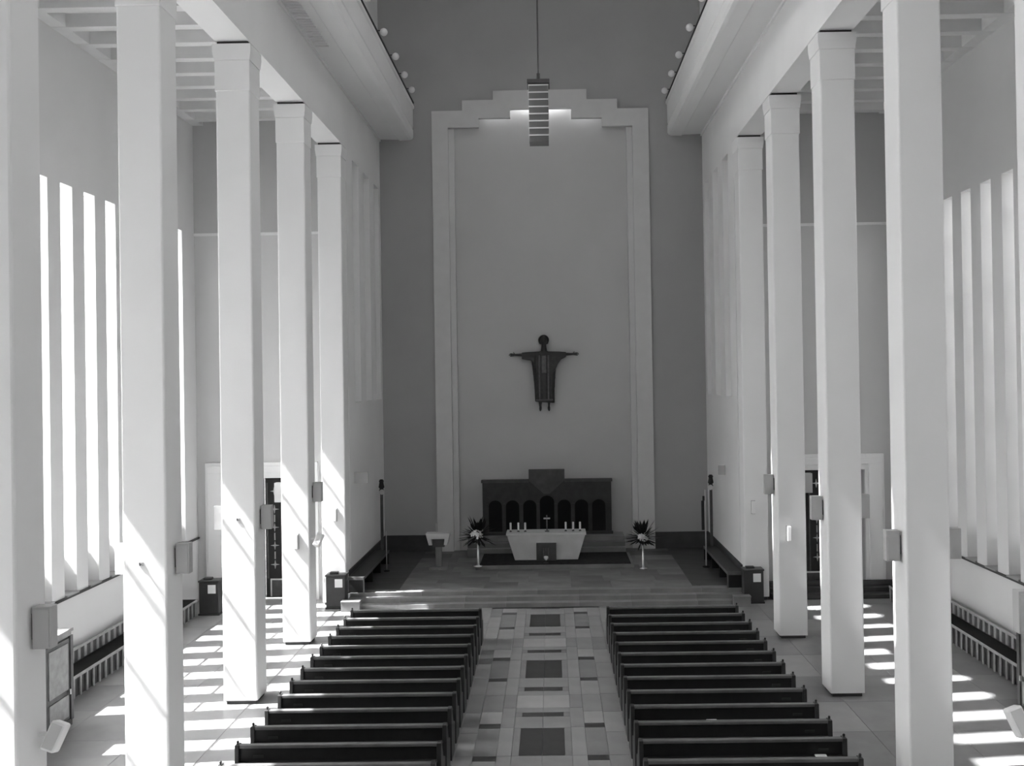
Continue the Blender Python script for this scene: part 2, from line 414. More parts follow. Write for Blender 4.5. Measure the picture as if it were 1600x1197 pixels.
# concealed strip lamps behind the stepped head of the frame
for x0, x1, z, en, lab in ((-1.2, .73, 16.7, 5.5, 'concealed strip lamp behind the top step of the niche frame'), (-2.4, -1.42, 16.38, .9, 'concealed strip lamp behind the left step of the niche frame'), (.95, 1.9, 16.34, .9, 'concealed strip lamp behind the right step of the niche frame')):
    t = thing('cove_lamp', lab, 'lamp', ((x0+x1)/2, YE+.19, z)); hw = (x1-x0)/2
    obj('housing', B((-hw, hw, -.05, .05, .0, .05)), WHITE, t)
    ld = bpy.data.lights.new('cove_light', 'AREA'); ld.shape = 'RECTANGLE'; ld.size = hw*2; ld.size_y = .08; ld.energy = en
    lo = bpy.data.objects.new('cove_light', ld); COL.objects.link(lo); lo.parent = t; lo.location = (0, 0, -.01)

# dark dado round the chancel
struct('baseboard_back', B((XL, -4.2, YE-.06, YE, .36, .95), (3.67, XR, YE-.06, YE, .36, .95)), DADO)
struct('baseboard_left', B((XL, XL+.05, 28.5, YE, .36, .95)), DADO)
struct('baseboard_right', B((XR-.05, XR, 28.5, YE, .36, .95)), DADO)

# ------------------------------------------------------------------ podium and steps
pod = structe('floor_podium', (0, 0, 0))
obj('core', B((XL, XR, 28.15, YE+.4, -.03, .33)), GROUT, pod)
def steprow(x0, x1, y0, y1, z, hh, mats, lens, parent, name='step_slab'):
    x = x0; i = random.randint(0, 3)
    while x < x1-.05:
        L = min(lens[i % len(lens)], x1-x)
        if x1-x-L < .3: L = x1-x
        piece(name, 'st', (L, y1-y0, hh), mats[i % len(mats)], parent, (x+L/2, (y0+y1)/2, z)); x += L; i += 1
for i, yy in enumerate((27.56, 27.84, 28.12)):
    steprow(XL+.1, XR-.1, yy, yy+.36, .12*(i+1), .12, [STEPST, STEPST, POD2, STEPST], [1.5, 1.9, 1.2, 2.1], pod)
yy = 28.48; r = 0
while yy < YE-.1:
    b = min(yy+.82, YE); steprow(XL, -4.6, yy, b, .36, .05, [PODD], [1.5], pod, 'podium_slab'); steprow(4.08, XR, yy, b, .36, .05, [PODD], [1.5], pod, 'podium_slab')
    steprow(-4.6, 4.08, yy, b, .36, .05, [PODD, PODD, POD] if b > 33.6 else [POD, POD2, POD, POD2, POD2], [1.3, 1.0, 1.6, 1.2], pod, 'podium_slab'); yy = b; r += 1
# stone cheeks beside the steps
for x0, x1, lab in ((XL+.02, XL+.55, 'small pale stone block at the left end of the chancel steps'), (XR-.5, XR-.02, 'small stone block at the right end of the chancel steps')):
    t = thing('step_cheek', lab, 'block', ((x0+x1)/2, 27.44, 0)); hw = (x1-x0)/2
    obj('block', B((-hw, hw, -.15, .1, 0, .26)), STEPST, t, bevel=.01); obj('capping', B((-hw-.01, hw+.01, -.17, .1, .26, .30)), STEPST, t, bevel=.008)
# altar platform (predella)
pre = thing('altar_platform', 'low dark carpeted platform under the stone altar', 'platform', (.0, 31.2, .36))
obj('base', B((-2.55, 2.6, 0, 2.08, 0, .13)), POD2, pre, bevel=.01)
obj('carpet', B((-2.42, 2.5, .05, 2.08, .13, .145)), CARPET, pre)
rs = thing('reredos_steps', 'three dark steps carrying the wooden reredos behind the altar', 'steps', (CX, 33.3, .36))
for i in range(3): obj('step', B((-2.75-.0, 2.75, i*.22, 1.38, .14+i*.16 - (.14 if i == 0 else 0), .14+(i+1)*.16)), POD if i % 2 else POD2, rs, bevel=.01)

# ------------------------------------------------------------------ reredos
rr = thing('reredos', 'broad dark wooden reredos with seven arched niches behind the altar', 'reredos', (-.22, 34.3, .98))
obj('panel', B((-2.3, 2.3, 0, .3, 0, 1.93)), REREDOS, rr, bevel=.01)
bm = bmesh.new(); prism(bm, [(-.64, 2.3), (.64, 2.3), (.64, 1.93), (.1, 1.45), (-.1, 1.45), (-.64, 1.93)], -.07, .28, 'y'); obj('crest', bm, REREDOSL, rr)
obj('cornice', B((-2.34, -.64, -.05, .3, 1.86, 1.95)), REREDOSL, rr); obj('cornice', B((.64, 2.34, -.05, .3, 1.86, 1.95)), REREDOSL, rr)
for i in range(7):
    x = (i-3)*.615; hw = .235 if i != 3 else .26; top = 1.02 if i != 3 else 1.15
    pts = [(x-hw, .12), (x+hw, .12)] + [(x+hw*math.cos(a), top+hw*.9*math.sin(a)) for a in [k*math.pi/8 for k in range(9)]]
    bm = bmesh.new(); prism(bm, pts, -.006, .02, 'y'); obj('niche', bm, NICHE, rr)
for i in range(8):
    x = (i-3.5)*.615
    obj('pier', B((x-.05, x+.05, -.04, 0, .05, 1.1)), REREDOS, rr)
obj('base_board', B((-2.34, 2.34, -.06, 0, 0, .1)), REREDOS, rr)

# ------------------------------------------------------------------ altar
al = thing('altar', 'pale stone altar tapering downward behind the dark relief panel', 'altar', (-.25, 31.9, .505))
bm = bmesh.new()
def frustum(bm, x0t, x1t, y0t, y1t, x0b, x1b, y0b, y1b, z0, z1):
    v = [bm.verts.new(p) for p in ((x0b, y0b, z0), (x1b, y0b, z0), (x1b, y1b, z0), (x0b, y1b, z0), (x0t, y0t, z1), (x1t, y0t, z1), (x1t, y1t, z1), (x0t, y1t, z1))]
    for f in ((3, 2, 1, 0), (4, 5, 6, 7), (0, 1, 5, 4), (1, 2, 6, 5), (2, 3, 7, 6), (3, 0, 4, 7)): bm.faces.new([v[i] for i in f])
frustum(bm, -1.30, 1.30, .03, .8, -1.05, 1.05, .12, .7, 0, .83)
obj('body', bm, ALTAR, al, bevel=.01)
obj('table_top', B((-1.33, 1.33, 0, .84, .83, .91)), ALTAR, al, bevel=.01)
fr = obj('relief_panel', B((-.33, .33, -.02, .14, -.0, .58)), REREDOSL, al)
for x in (-.09, -.02, .06): obj('relief_figure', B((x-.022, x+.022, -.045, -.02, .04, .42)), BRONZEL, fr, bevel=.01)
# candles
cb = bmesh.new(); lathe(cb, [(.045, 0), (.045, .02), (.02, .03), (.02, .05), (.045, .06)], seg=12)
cnd = thing('candle', 'x', 'candle', (0, 0, 0)); obj('holder', cb, DARKBOX, cnd)
cb = bmesh.new(); lathe(cb, [(.033, .06), (.033, .30), (.01, .31)], seg=12); obj('wax', cb, WAX, cnd)
cb = bmesh.new(); tube(cb, [(0, 0, .31), (0, 0, .33)], .004, 6); obj('wick', cb, BLACK, cnd)
us = [False]
for i, (x, lab) in enumerate(((-1.44, 'white altar candle at the far left end of the altar'), (-1.18, 'second white altar candle from the left end of the altar'), (-.95, 'white altar candle left of the cross, innermost of the left three'),
        (.41, 'white altar candle right of the cross, innermost of the right three'), (.66, 'middle white candle of the three at the altar right side'), (.89, 'white altar candle at the far right end of the altar'))):
    c = place(cnd, us, (x, 32.25, 1.415), 0, lab, 'candles on the altar')
ac = thing('altar_cross', 'small dark metal cross standing mid altar between the candles', 'cross', (-.22, 32.2, 1.415))
obj('foot', B((-.07, .07, -.05, .05, 0, .04)), BRONZEL, ac, bevel=.008)
obj('upright', B((-.022, .022, -.02, .02, .04, .55)), BRONZEL, ac); obj('crossbar', B((-.11, .11, -.02, .02, .42, .465)), METAL, ac)
cl = thing('candle_stand', 'small pale cup on a dark foot in front of the altar', 'vase', (-.26, 31.45, .505))
bm = bmesh.new(); lathe(bm, [(.08, 0), (.08, .02), (.02, .04), (.02, .1)], seg=12); obj('foot', bm, DARKBOX, cl)
bm = bmesh.new(); lathe(bm, [(.03, .1), (.07, .16), (.07, .22), (.04, .23)], seg=12); obj('cup', bm, WHITE, cl)

# ------------------------------------------------------------------ ambo
am = thing('ambo', 'pale trapezoid lectern on a dark foot left of the altar', 'lectern', (-3.78, 31.5, .36))
bm = bmesh.new()
prism(bm, [(-.40, 1.18), (.40, 1.18), (.30, .80), (.19, .80), (.22, 1.0), (-.22, 1.0), (-.19, .80), (-.30, .80)], -.18, .22, 'y'); obj('desk', bm, ALTAR, am, bevel=.01)
obj('inset_panel', B((-.2, .2, -.05, .15, .72, .99)), REREDOSL, am)
obj('stem', B((-.1, .1, -.04, .14, .08, .72)), POD2, am, bevel=.01); obj('foot', B((-.3, .3, -.25, .3, 0, .08)), POD2, am, bevel=.01)
obj('microphone', B((-.06, -.045, -.1, -.085, 1.18, 1.5)), METAL, am)

# ------------------------------------------------------------------ flower stands
def flowers(x, y, label, label2, seed, pole_dx):
    rnd = random.Random(seed)
    t = thing('flower_stand', label2, 'stand', (x, y, .505 if abs(x) < 2.55 else .36))
    bm = bmesh.new(); lathe(bm, [(.16, 0), (.16, .02), (.04, .05), (.035, .75), (.05, .8), (.14, .84), (.15, .9), (.13, .9)], seg=16); obj('pedestal', bm, SILVER, t, smooth=True)
    z0 = t.location.z
    b = thing('bouquet', label, 'flowers', (x, y, z0+.94))
    bm = bmesh.new()
    for k in range(130):
        a = rnd.uniform(0, 2*math.pi); el = rnd.uniform(-.4, 1.25); L = rnd.uniform(.3, .74)
        d = Vector((math.cos(a)*math.cos(el), .7*math.sin(a)*math.cos(el), math.sin(el)))
        p0 = Vector((0, 0, .05))+d*.05; p1 = p0+d*L + Vector((0, 0, -.15*L*math.cos(el)))
        sd_ = d.cross(Vector((0, 0, 1))).normalized() if abs(d.z) < .99 else Vector((1, 0, 0))
        wd = rnd.uniform(.028, .06); q = p0.lerp(p1, .72); n_ = sd_.cross(d).normalized()*.006
        vs = [bm.verts.new(p) for p in (p0, q-sd_*wd, p1, q+sd_*wd, q+n_)]
        for f in ((0, 1, 4), (1, 2, 4), (2, 3, 4), (3, 0, 4)): bm.faces.new([vs[i] for i in f])
        tube(bm, [p0, q], .006, 4)
    o = obj('foliage', bm, LEAF, b); o['kind'] = 'stuff'
    for k in range(8):
        c = Vector((rnd.uniform(-.16, .14), -.22+rnd.uniform(-.05, .05), .08+rnd.uniform(-.1, .16)))
        bm = bmesh.new()
        for j in range(6):
            a = j*math.pi/3+rnd.random(); tip = c+Vector((.095*math.cos(a), -.05, .095*math.sin(a)))
            s_ = Vector((-.028*math.sin(a), -.02, .028*math.cos(a))); mid = c.lerp(tip, .6)
            v = [bm.verts.new(p) for p in (c, mid+s_, tip, mid-s_)]; bm.faces.new(v)
        ball(bm, c+Vector((0, -.01, 0)), .02, s=6)
        obj('blossom', bm, PETAL, b)
flowers(-2.45, 31.05, 'dark leafy bouquet with white blossoms left of the altar', 'slender silver pedestal left of the altar under a bouquet', 3, 0)
flowers(2.88, 31.1, 'dark leafy bouquet with white blossoms right of the altar', 'slender silver pedestal right of the altar under a bouquet', 5, 0)

# ------------------------------------------------------------------ standing poles near the chancel walls
def tallstand(x, y, label):
    t = thing('processional_torch', label, 'torch', (x, y, .36))
    bm = bmesh.new(); lathe(bm, [(.15, 0), (.15, .03), (.05, .06), (.05, .09)], seg=14); obj('foot', bm, BLACK, t)
    obj('shaft', B((-.045, .045, -.04, .04, .09, 2.42)), WOODD, t, bevel=.01)
    bm = bmesh.new(); lathe(bm, [(.05, 2.38), (.09, 2.44), (.06, 2.5), (.1, 2.55), (.07, 2.72), (.09, 2.76), (.05, 2.82)], seg=12); obj('lantern_head', bm, BLACK, t)
    bm = bmesh.new()
    bmesh.ops.create_cone(bm, cap_ends=True, segments=14, radius1=.09, radius2=.09, depth=.02, matrix=Matrix.Translation((-.03*(1 if x > 0 else -1), -.1, 2.4)) @ Matrix.Rotation(math.pi/2, 4, 'X')); obj('metal_disc', bm, METAL, t)
tallstand(-5.86, 32.8, 'tall dark processional torch by the left chancel wall')
tallstand(5.38, 32.8, 'tall dark processional torch by the right chancel wall')
t = thing('banner_pole', 'pale thin pole with a narrow dark banner beside the right torch', 'banner', (4.93, 31.2, .36))
bm = bmesh.new(); lathe(bm, [(.12, 0), (.12, .03), (.03, .05)], seg=12); obj('foot', bm, BLACK, t)
bm = bmesh.new(); tube(bm, [(0, 0, .03), (0, 0, 2.5)], .022, 8); obj('pole', bm, METAL, t)
obj('banner_cloth', B((-.13, -.04, -.02, 0, 1.2, 2.15)), PEW, t); obj('banner_hook', B((-.09, 0, -.01, .01, 2.15, 2.3)), BLACK, t)
t = thing('pale_pole', 'thin pale pole beside the left torch', 'pole', (-5.44, 31.2, .36))
bm = bmesh.new(); lathe(bm, [(.1, 0), (.1, .03), (.03, .05)], seg=12); obj('foot', bm, BLACK, t)
bm = bmesh.new(); tube(bm, [(0, 0, .03), (0, 0, 1.3)], .018, 8); obj('shaft', bm, METAL, t)

# chancel benches
def podbench(x0, x1, label):
    t = thing('chancel_bench', label, 'bench', ((x0+x1)/2, 30.3, .36)); hw = (x1-x0)/2
    obj('seat', B((-hw, hw, -2.2, 2.2, .40, .46)), PEW, t, bevel=.01)
    obj('seat_edge', B((-hw-.01, -hw, -2.2, 2.2, .38, .46), (hw, hw+.01, -2.2, 2.2, .38, .46), (-hw, hw, -2.23, -2.2, .38, .47)), RAIL, t)
    obj('end_panel', B((-hw, hw, -2.17, -2.12, 0, .4)), PEW, t); obj('end_panel', B((-hw, hw, 2.12, 2.17, 0, .4)), PEW, t)
    for q in (-.7, .7): obj('support', B((-hw+.02, hw-.02, q-.03, q+.03, 0, .4)), PEW, t)
    s = 1 if x0 > 0 else -1
    obj('front_stile', B((-s*hw-.02, -s*hw+.02, -2.22, -2.17, 0, .4)), RAIL, t)
podbench(XL+.07, XL+.52, 'long low dark bench against the left chancel wall')
podbench(XR-.52, XR-.07, 'long low dark bench against the right chancel wall')
t = thing('wall_bracket_panel', 'pale horizontal panel projecting from the left chancel wall', 'panel', (XL+.02, 29.4, 3.43))
obj('panel', B((.0, .42, 0, .06, 0, .34)), GREYBOX, t, bevel=.01); obj('bracket', B((-.02, .1, .06, .12, .12, .2)), WHITE, t)
t = thing('wall_bracket_panel', 'faint pale panel on the right chancel wall', 'panel', (XR-.02, 31, 3.36))
obj('panel', B((-.22, 0, 0, .06, 0, .3)), GREYBOX, t, bevel=.01); obj('bracket', B((-.1, .02, .06, .12, .12, .2)), WHITE, t)

# ------------------------------------------------------------------ bronze figure
fg = thing('bronze_figure', 'dark bronze robed figure with outstretched arms on the niche wall', 'sculpture', (-.25, YE+.06, 5.38))
def remesh(o, v):
    m = o.modifiers.new('remesh', 'REMESH'); m.mode = 'VOXEL'; m.voxel_size = v; m.use_smooth_shade = True
bm = bmesh.new()
ball(bm, (0, -.02, 2.52), .125, .14, .175)
ball(bm, (0, -.155, 2.50), .022, .035, .04, 8); ball(bm, (0, -.14, 2.42), .045, .025, .014, 8)
for s in (-1, 1):
    ball(bm, (s*.048, -.142, 2.54), .02, .015, .012, 8); ball(bm, (s*.128, .0, 2.50), .018, .03, .04, 8)
tube(bm, [(0, 0, 2.1), (0, -.01, 2.45)], [.12, .075], 12)
tube(bm, [(0, 0, .3), (0, 0, 1.2), (0, 0, 1.8), (0, 0, 2.15)], [.16, .24, .30, .16], 14, 1, .55)
for s in (-1, 1):
    tube(bm, [(s*.1, 0, 2.04), (s*.35, 0, 2.05), (s*.72, -.02, 2.03), (s*1.05, -.03, 2.03)], [.10, .085, .062, .04], 12)
    ball(bm, (s*1.1, -.035, 2.03), .06, .03, .05, 10)
    for k, (dz, L) in enumerate(((.042, .12), (.016, .14), (-.012, .13), (-.038, .10))):
        z = 2.03+dz; tube(bm, [(s*1.12, -.035, z), (s*(1.13+L*.55), -.045, z+dz*.3), (s*(1.13+L), -.06, z-.01)], [.015, .013, .009], 7)
    tube(bm, [(s*1.06, -.035, 2.06), (s*1.09, -.05, 2.115), (s*1.12, -.055, 2.14)], [.018, .014, .01], 7)
    tube(bm, [(s*.15, 0, .9), (s*.16, 0, .35), (s*.15, 0, .12)], [.11, .075, .045], 10)
    tube(bm, [(s*.15, .02, .12), (s*.155, -.04, .05), (s*.16, -.10, -.0)], [.05, .048, .03], 10)
o = obj('body', bm, BRONZE, fg, smooth=True); remesh(o, .014)
bm = bmesh.new()
prof = [(.30, .335, .15), (.36, .34, .155), (.8, .35, .15), (1.3, .385, .16), (1.75, .43, .17), (1.95, .42, .16), (2.1, .30, .13), (2.16, .13, .11)]
seg = 72; rings = []
for z, rx, ry in prof:
    rings.append([])
    for k in range(seg):
        a = 2*math.pi*k/seg; fold = 1+.055*math.cos(9*a+z*.6)*(1 if z < 2 else .3)+.03*math.cos(17*a)
        rings[-1].append(bm.verts.new((rx*fold*math.copysign(abs(math.cos(a))**.8, math.cos(a)), ry*fold*math.sin(a), z-(0.03*math.cos(a) if z < .33 else 0))))
for u, v in zip(rings, rings[1:]):
    for k in range(seg): bm.faces.new((u[k], u[(k+1) % seg], v[(k+1) % seg], v[k]))
bm.faces.new(rings[0][::-1]); bm.faces.new(rings[-1])
for s in (-1, 1):
    lo_ = 1.78 if s < 0 else 1.8
    pts = [(s*.2, 2.14), (s*.55, 2.13), (s*.80, 2.11), (s*.80, 1.87 if s < 0 else 1.93), (s*.62, 1.84 if s < 0 else 1.84), (s*.50, 1.82 if s < 0 else 1.68), (s*.42, 1.5 if s > 0 else 1.78), (s*.25, 1.3)]
    prism(bm, pts, -.12, .10, 'y')
o = obj('robe', bm, BRONZE, fg, smooth=True); remesh(o, .02)
for x in (-.17, .15): obj('robe_band', B((x-.03, x+.03, -.19, -.14, .4, 2.0)), BRONZEL, fg, bevel=.01)
obj('hem_band', B((-.31, .31, -.185, -.14, .36, .42)), BRONZEL, fg, bevel=.01)
obj('chest_panel', B((-.09, .09, -.195, -.15, 1.35, 2.0)), BRONZEL, fg, bevel=.02)
bm = bmesh.new(); ball(bm, (0, .06, 2.56), .195, .13, .19, 16); tube(bm, [(-.13, .05, 2.58), (-.12, .05, 2.42)], [.06, .04], 8); tube(bm, [(.13, .05, 2.58), (.12, .05, 2.42)], [.06, .04], 8)
o = obj('hair', bm, BLACK, fg, smooth=True)
obj('wall_fixing', B((-.1, .1, .08, .235, 1.0, 1.2)), BLACK, fg)

# ------------------------------------------------------------------ columns
ys = [10.82, 15.08, 19.6, 23.95, 28.15]
names = ['nearest', 'second', 'third', 'fourth', 'fifth']
def column(side, i, x0, y0):
    pos = {0: 'nearest to the camera, cut by the photo edge', 1: 'second from the photo edge', 2: 'third from the photo edge', 3: 'fourth, before the last by the chancel', 4: 'last of its row, beside the chancel'}[i]
    t = thing('column', 'tall square white plaster column of the %s row, %s' % (side, pos), 'column', (x0+.35, y0+.33, 0), 0, 'columns of the %s row' % side)
    c = .03
    bm = bmesh.new(); hx, hy = .35, .33
    prism(bm, [(-hx+c, -hy), (hx-c, -hy), (hx-c*.3, -hy+c*.3), (hx, -hy+c), (hx, hy-c), (hx-c, hy), (-hx+c, hy), (-hx, hy-c), (-hx, -hy+c), (-hx+c*.3, -hy+c*.3)], .08, 12.57)
    obj('shaft', bm, COLP, t)
    obj('plinth', B((-hx+.05, hx-.05, -hy+.05, hy-.05, 0, .08)), DADO, t)
    bm = bmesh.new(); box(bm, -hx-.012, hx+.012, -hy-.02, hy+.02, 12.57, 13.2)
    obj('necking', bm, COLP, t, bevel=.012)
    bm = bmesh.new(); frustum(bm, -hx-.045, hx+.045, -hy-.045, hy+.045, -hx-.02, hx+.02, -hy-.03, hy+.03, 13.2, 13.38); box(bm, -hx-.045, hx+.045, -hy-.045, hy+.045, 13.38, 13.53)
    obj('capital', bm, COLP, t)
    obj('joint_block', B((-hx+.03, hx-.03, -hy+.04, hy-.03, 13.53, 13.60)), DADO, t)
for i, y in enumerate(ys):
    column('left', i, XL-.70, y); column('right', i, XR, y + (.2 if i == 1 else 0))

# ------------------------------------------------------------------ cornices with rails and lamps
def cornice(side, xw, s):
    prof = [(0, 15.3), (.70, 15.27), (.74, 15.24), (1.10, 15.25), (1.20, 15.28), (1.24, 15.36), (1.24, 15.62), (1.21, 15.66), (1.24, 15.70), (1.24, 16.36), (1.29, 16.4), (1.29, 16.48), (0, 16.48)]
    bm = bmesh.new(); prism(bm, [(xw+s*u, z) for u, z in prof], YB, YE, 'y')
    c = struct('trim_cornice_%s' % side, bm, COLP)
    bm = bmesh.new(); prism(bm, [(xw+s*u, z) for u, z in ((0, 15.22), (.05, 15.22), (.05, 15.31), (0, 15.31))], YB, YE, 'y'); obj('bead', bm, COLP, c)
    r = thing('parapet_rail', 'dark thin iron rail along the top of the %s cornice' % side, 'rail', (xw+s*1.26, 0, 16.48))
    bm = bmesh.new(); tube(bm, [(0, YB, .1), (0, YE-.1, .1)], .035, 8); obj('rail_bar', bm, BLACK, r)
    yy = 13.5
    while yy < YE: obj('rail_post', B((-.02, .02, yy-.02, yy+.02, 0, .1)), BLACK, r); yy += 1.9
    return c
cl_ = cornice('left', XL, 1); cr_ = cornice('right', XR, -1)
g = bpy.data.objects.new('vent_grille', None)
vg = thing('vent_grille', 'fine ribbed ventilation grille in the left cornice soffit', 'grille', (XL+.30, 22.7, 15.27))
for k in range(26): obj('grille_slat', B((-.17, .17, -2.2+k*.17, -2.2+k*.17+.06, -.03, .0)), COLP, vg)
# round lamps along both cornice rails
lamp = thing('rail_lamp', 'x', 'lamp'); us = [False]
bm = bmesh.new(); ball(bm, (.16, 0, .12), .11, s=14); obj('globe', bm, GLOBE, lamp, smooth=True)
obj('arm', B((-.2, .1, -.015, .015, .155, .175)), BLACK, lamp)
bm = bmesh.new(); tube(bm, [(-.32, 0, .12), (-.14, 0, .12)], .06, 10); obj('lamp_housing', bm, GREYBOX, lamp)
nm = ['first', 'second', 'third', 'fourth', 'fifth']
for i, y in enumerate((25.0, 27.5, 29.6, 31.4, 33.05)):
    place(lamp, us, (XL+1.28, y, 16.47), 0, 'round pale lamp on the left cornice rail, %s from the photo top' % nm[i], 'lamps on the left cornice rail')
for i, y in enumerate((25.4, 27.6, 29.95, 31.8, 33.7)):
    place(lamp, us, (XR-1.28, y, 16.47), math.pi, 'round pale lamp on the right cornice rail, %s from the photo top' % nm[i], 'lamps on the right cornice rail')

# ------------------------------------------------------------------ pendant lamp
pl = thing('pendant_lamp', 'pendant lamp of stacked square louvres hanging on a thin rod before the niche', 'lamp', (-.19, 22, 11.95))
bm = bmesh.new(); tube(bm, [(0, 0, 1.42), (0, 0, CT-11.95)], .018, 8); obj('rod', bm, DARKBOX, pl)
bm = bmesh.new(); tube(bm, [(0, 0, 1.42), (0, 0, 1.62)], .04, 8); obj('ferrule', bm, DARKBOX, pl)
obj('cap', B((-.255, .255, -.255, .255, 1.33, 1.42)), DARKBOX, pl)
for k in range(8):
    z = k*.163
    obj('louvre', B((-.22, .22, -.22, .22, z, z+.135)), SHADE, pl); obj('pale_plate', B((-.23, .23, -.23, .23, z+.135, z+.163)), SHADEL, pl)

# ------------------------------------------------------------------ pews
def make_pew(mirror):
    t = thing('pew', 'x', 'pew'); L = 3.22; s = mirror
    obj('backrest', B((-L/2+.05, L/2-.05, -.02, .03, .12, .84)), PEW, t)
    obj('top_rail', B((-L/2, L/2, -.05, .05, .84, .895)), RAIL, t, bevel=.012)
    obj('seat', B((-L/2+.04, L/2-.04, .03, .43, .41, .45)), PEW, t, bevel=.01)
    obj('book_ledge', B((-L/2+.05, L/2-.05, -.15, -.02, .62, .64)), PEW, t)
    obj('foot_rail', B((-L/2+.05, L/2-.05, -.1, -.04, .1, .16)), PEW, t)
    for q in (-1, 1):
        bm = bmesh.new(); x = q*(L/2-.025)
        prism(bm, [(-.09, 0), (.44, 0), (.46, .5), (.25, .56), (.07, .9), (-.07, .9)], x-.035, x+.035, 'x'); obj('end_panel', bm, PEWEND, t, bevel=.01)
    bm = bmesh.new(); x = s*(L/2-.03); tube(bm, [(x, -.02, .89), (x, -.02, .94)], .010, 6); ball(bm, (x, -.02, .94), .022, s=8); obj('coat_knob', bm, PEW, t)
    obj('name_plate', B((s*(L/2-.35)-.08, s*(L/2-.35)+.08, -.03, -.02, .69, .73)), PEWEND, t)
    return t
ords = ['front', 'second', 'third', 'fourth', 'fifth', 'sixth', 'seventh', 'eighth', 'ninth', 'tenth', 'eleventh', 'twelfth', 'thirteenth']
pL = make_pew(-1); uL = [False]; pR = make_pew(1); uR = [False]
for i in range(13):
    y = 23.76-i*.788
    extra = ' nearest the altar' if i == 0 else (' cut off by the bottom edge' if i == 12 else ' counted from the altar')
    place(pL, uL, (-3.43, y, 0), 0, 'dark wooden pew of the left block, %s row%s' % (ords[i], extra), 'pews of the left block')
    place(pR, uR, (2.9, y, 0), 0, 'dark wooden pew of the right block, %s row%s' % (ords[i], extra), 'pews of the right block')
# leaflets on the ledges
lf = thing('leaflet', 'x', 'leaflet'); ul = [False]
obj('cover', B((-.09, .09, -.055, .055, 0, .006)), WHITE, lf); obj('inner_page', B((-.085, .085, -.05, .05, .006, .012)), WHITE, lf)
for x, row, lab in ((1.93, 8, 'white leaflet on the ledge of the ninth right pew, near the middle aisle'), (2.67, 9, 'white leaflet on the ledge of the tenth right pew'), (3.92, 6, 'white leaflet on the ledge of the seventh right pew'),
                    (4.1, 7, 'white leaflet on the ledge of the eighth right pew, outer end'), (3.95, 8, 'white leaflet on the ledge of the ninth right pew, outer end'), (4.1, 11, 'white leaflet on the ledge of the twelfth right pew'),
                    (-3.6, 3, 'pale leaflet on the ledge of the fourth left pew'), (-3.1, 5, 'pale leaflet on the ledge of the sixth left pew')):
    place(lf, ul, (x, 23.76-row*.788-.092, .642), random.uniform(-.05, .05), lab, 'leaflets on the pew ledges')

# ------------------------------------------------------------------ column loudspeakers, fixtures
def speaker(x, y, z, s, label, group):
    t = thing('loudspeaker', label, 'speaker', (x, y, z), 0, group)
    obj('cabinet', B(*[((.03, .25) if s > 0 else (-.25, -.03)) + (-.02, .14, 0, .49)]), GREYBOX, t, bevel=.008)
    a, b = (.05, .23) if s > 0 else (-.23, -.05)
    obj('grille_cloth', B((a, b, -.032, -.018, .03, .46)), GREYBOX, t)
    obj('bracket', B((0, .05, .03, .09, .1, .4) if s > 0 else (-.05, 0, .03, .09, .1, .4)), DARKBOX, t)
cn = ['nearest', 'second', 'third', 'fourth']
for i in range(4):
    speaker(XL, ys[i]+.3, 3.53, 1, 'grey box loudspeaker on the nave side of the %s left column' % cn[i], 'loudspeakers on the left columns')
    speaker(XR, ys[i]+.3+(.1 if i == 1 else 0), 3.56, -1, 'grey box loudspeaker on the nave side of the %s right column' % cn[i], 'loudspeakers on the right columns')
    if i: speaker(XL-.70, ys[i]+.3, 3.53, -1, 'box loudspeaker on the aisle side of the %s left column' % cn[i], 'loudspeakers on the left columns')
    speaker(XR+.70, ys[i]+.3+(.1 if i == 1 else 0), 3.58, 1, 'box loudspeaker on the aisle side of the %s right column' % cn[i], 'loudspeakers on the right columns')
def flood(x, y, z, s, label):
    t = thing('floodlight', label, 'spotlight', (x, y, z))
    obj('bracket', B((0, .14, -.015, .015, -.02, .02) if s > 0 else (-.14, 0, -.015, .015, -.02, .02)), WHITE, t)
    bm = B((-.09, .09, -.10, .10, -.20, .14)); bmesh.ops.rotate(bm, verts=bm.verts, cent=(0, 0, 0), matrix=Matrix.Rotation(s*.35, 3, 'Y') @ Matrix.Rotation(-.3, 3, 'X')); bmesh.ops.translate(bm, verts=bm.verts, vec=(s*.2, 0, 0))
    h = obj('lamp_body', bm, WHITE, t, bevel=.03)
    bm = B((-.065, .065, -.112, -.1, -.17, .11)); bmesh.ops.rotate(bm, verts=bm.verts, cent=(0, 0, 0), matrix=Matrix.Rotation(s*.35, 3, 'Y') @ Matrix.Rotation(-.3, 3, 'X')); bmesh.ops.translate(bm, verts=bm.verts, vec=(s*.2, 0, 0))
    obj('lens', bm, SHADEL, h)
flood(XL, 11.3, 2.48, 1, 'white tilted floodlight low on the nearest left column')
flood(XR, 11.3, 2.52, -1, 'white tilted floodlight low on the nearest right column')
flood(XL, 24.1, 2.62, 1, 'small tilted floodlight on the nave side of the fourth left column')
def fixture(x, y, z, label):
    t = thing('wall_light', label, 'light', (x, y, z), 0, None)
    obj('back_plate', B((-.06, .06, -.02, 0, 0, .4)), GREYBOX, t); obj('shade', B((-.045, .045, -.10, -.02, .02, .38)), WHITE, t, bevel=.01)
fixture(-6.42, ys[3], 2.39, 'narrow upright light on the front of the fourth left column')
fixture(-6.40, ys[4], 2.45, 'narrow upright light on the front of the last left column')
fixture(5.84, ys[3], 2.42, 'narrow upright light on the front of the fourth right column')
fixture(5.84, ys[4], 2.5, 'narrow upright light on the front of the last right column')
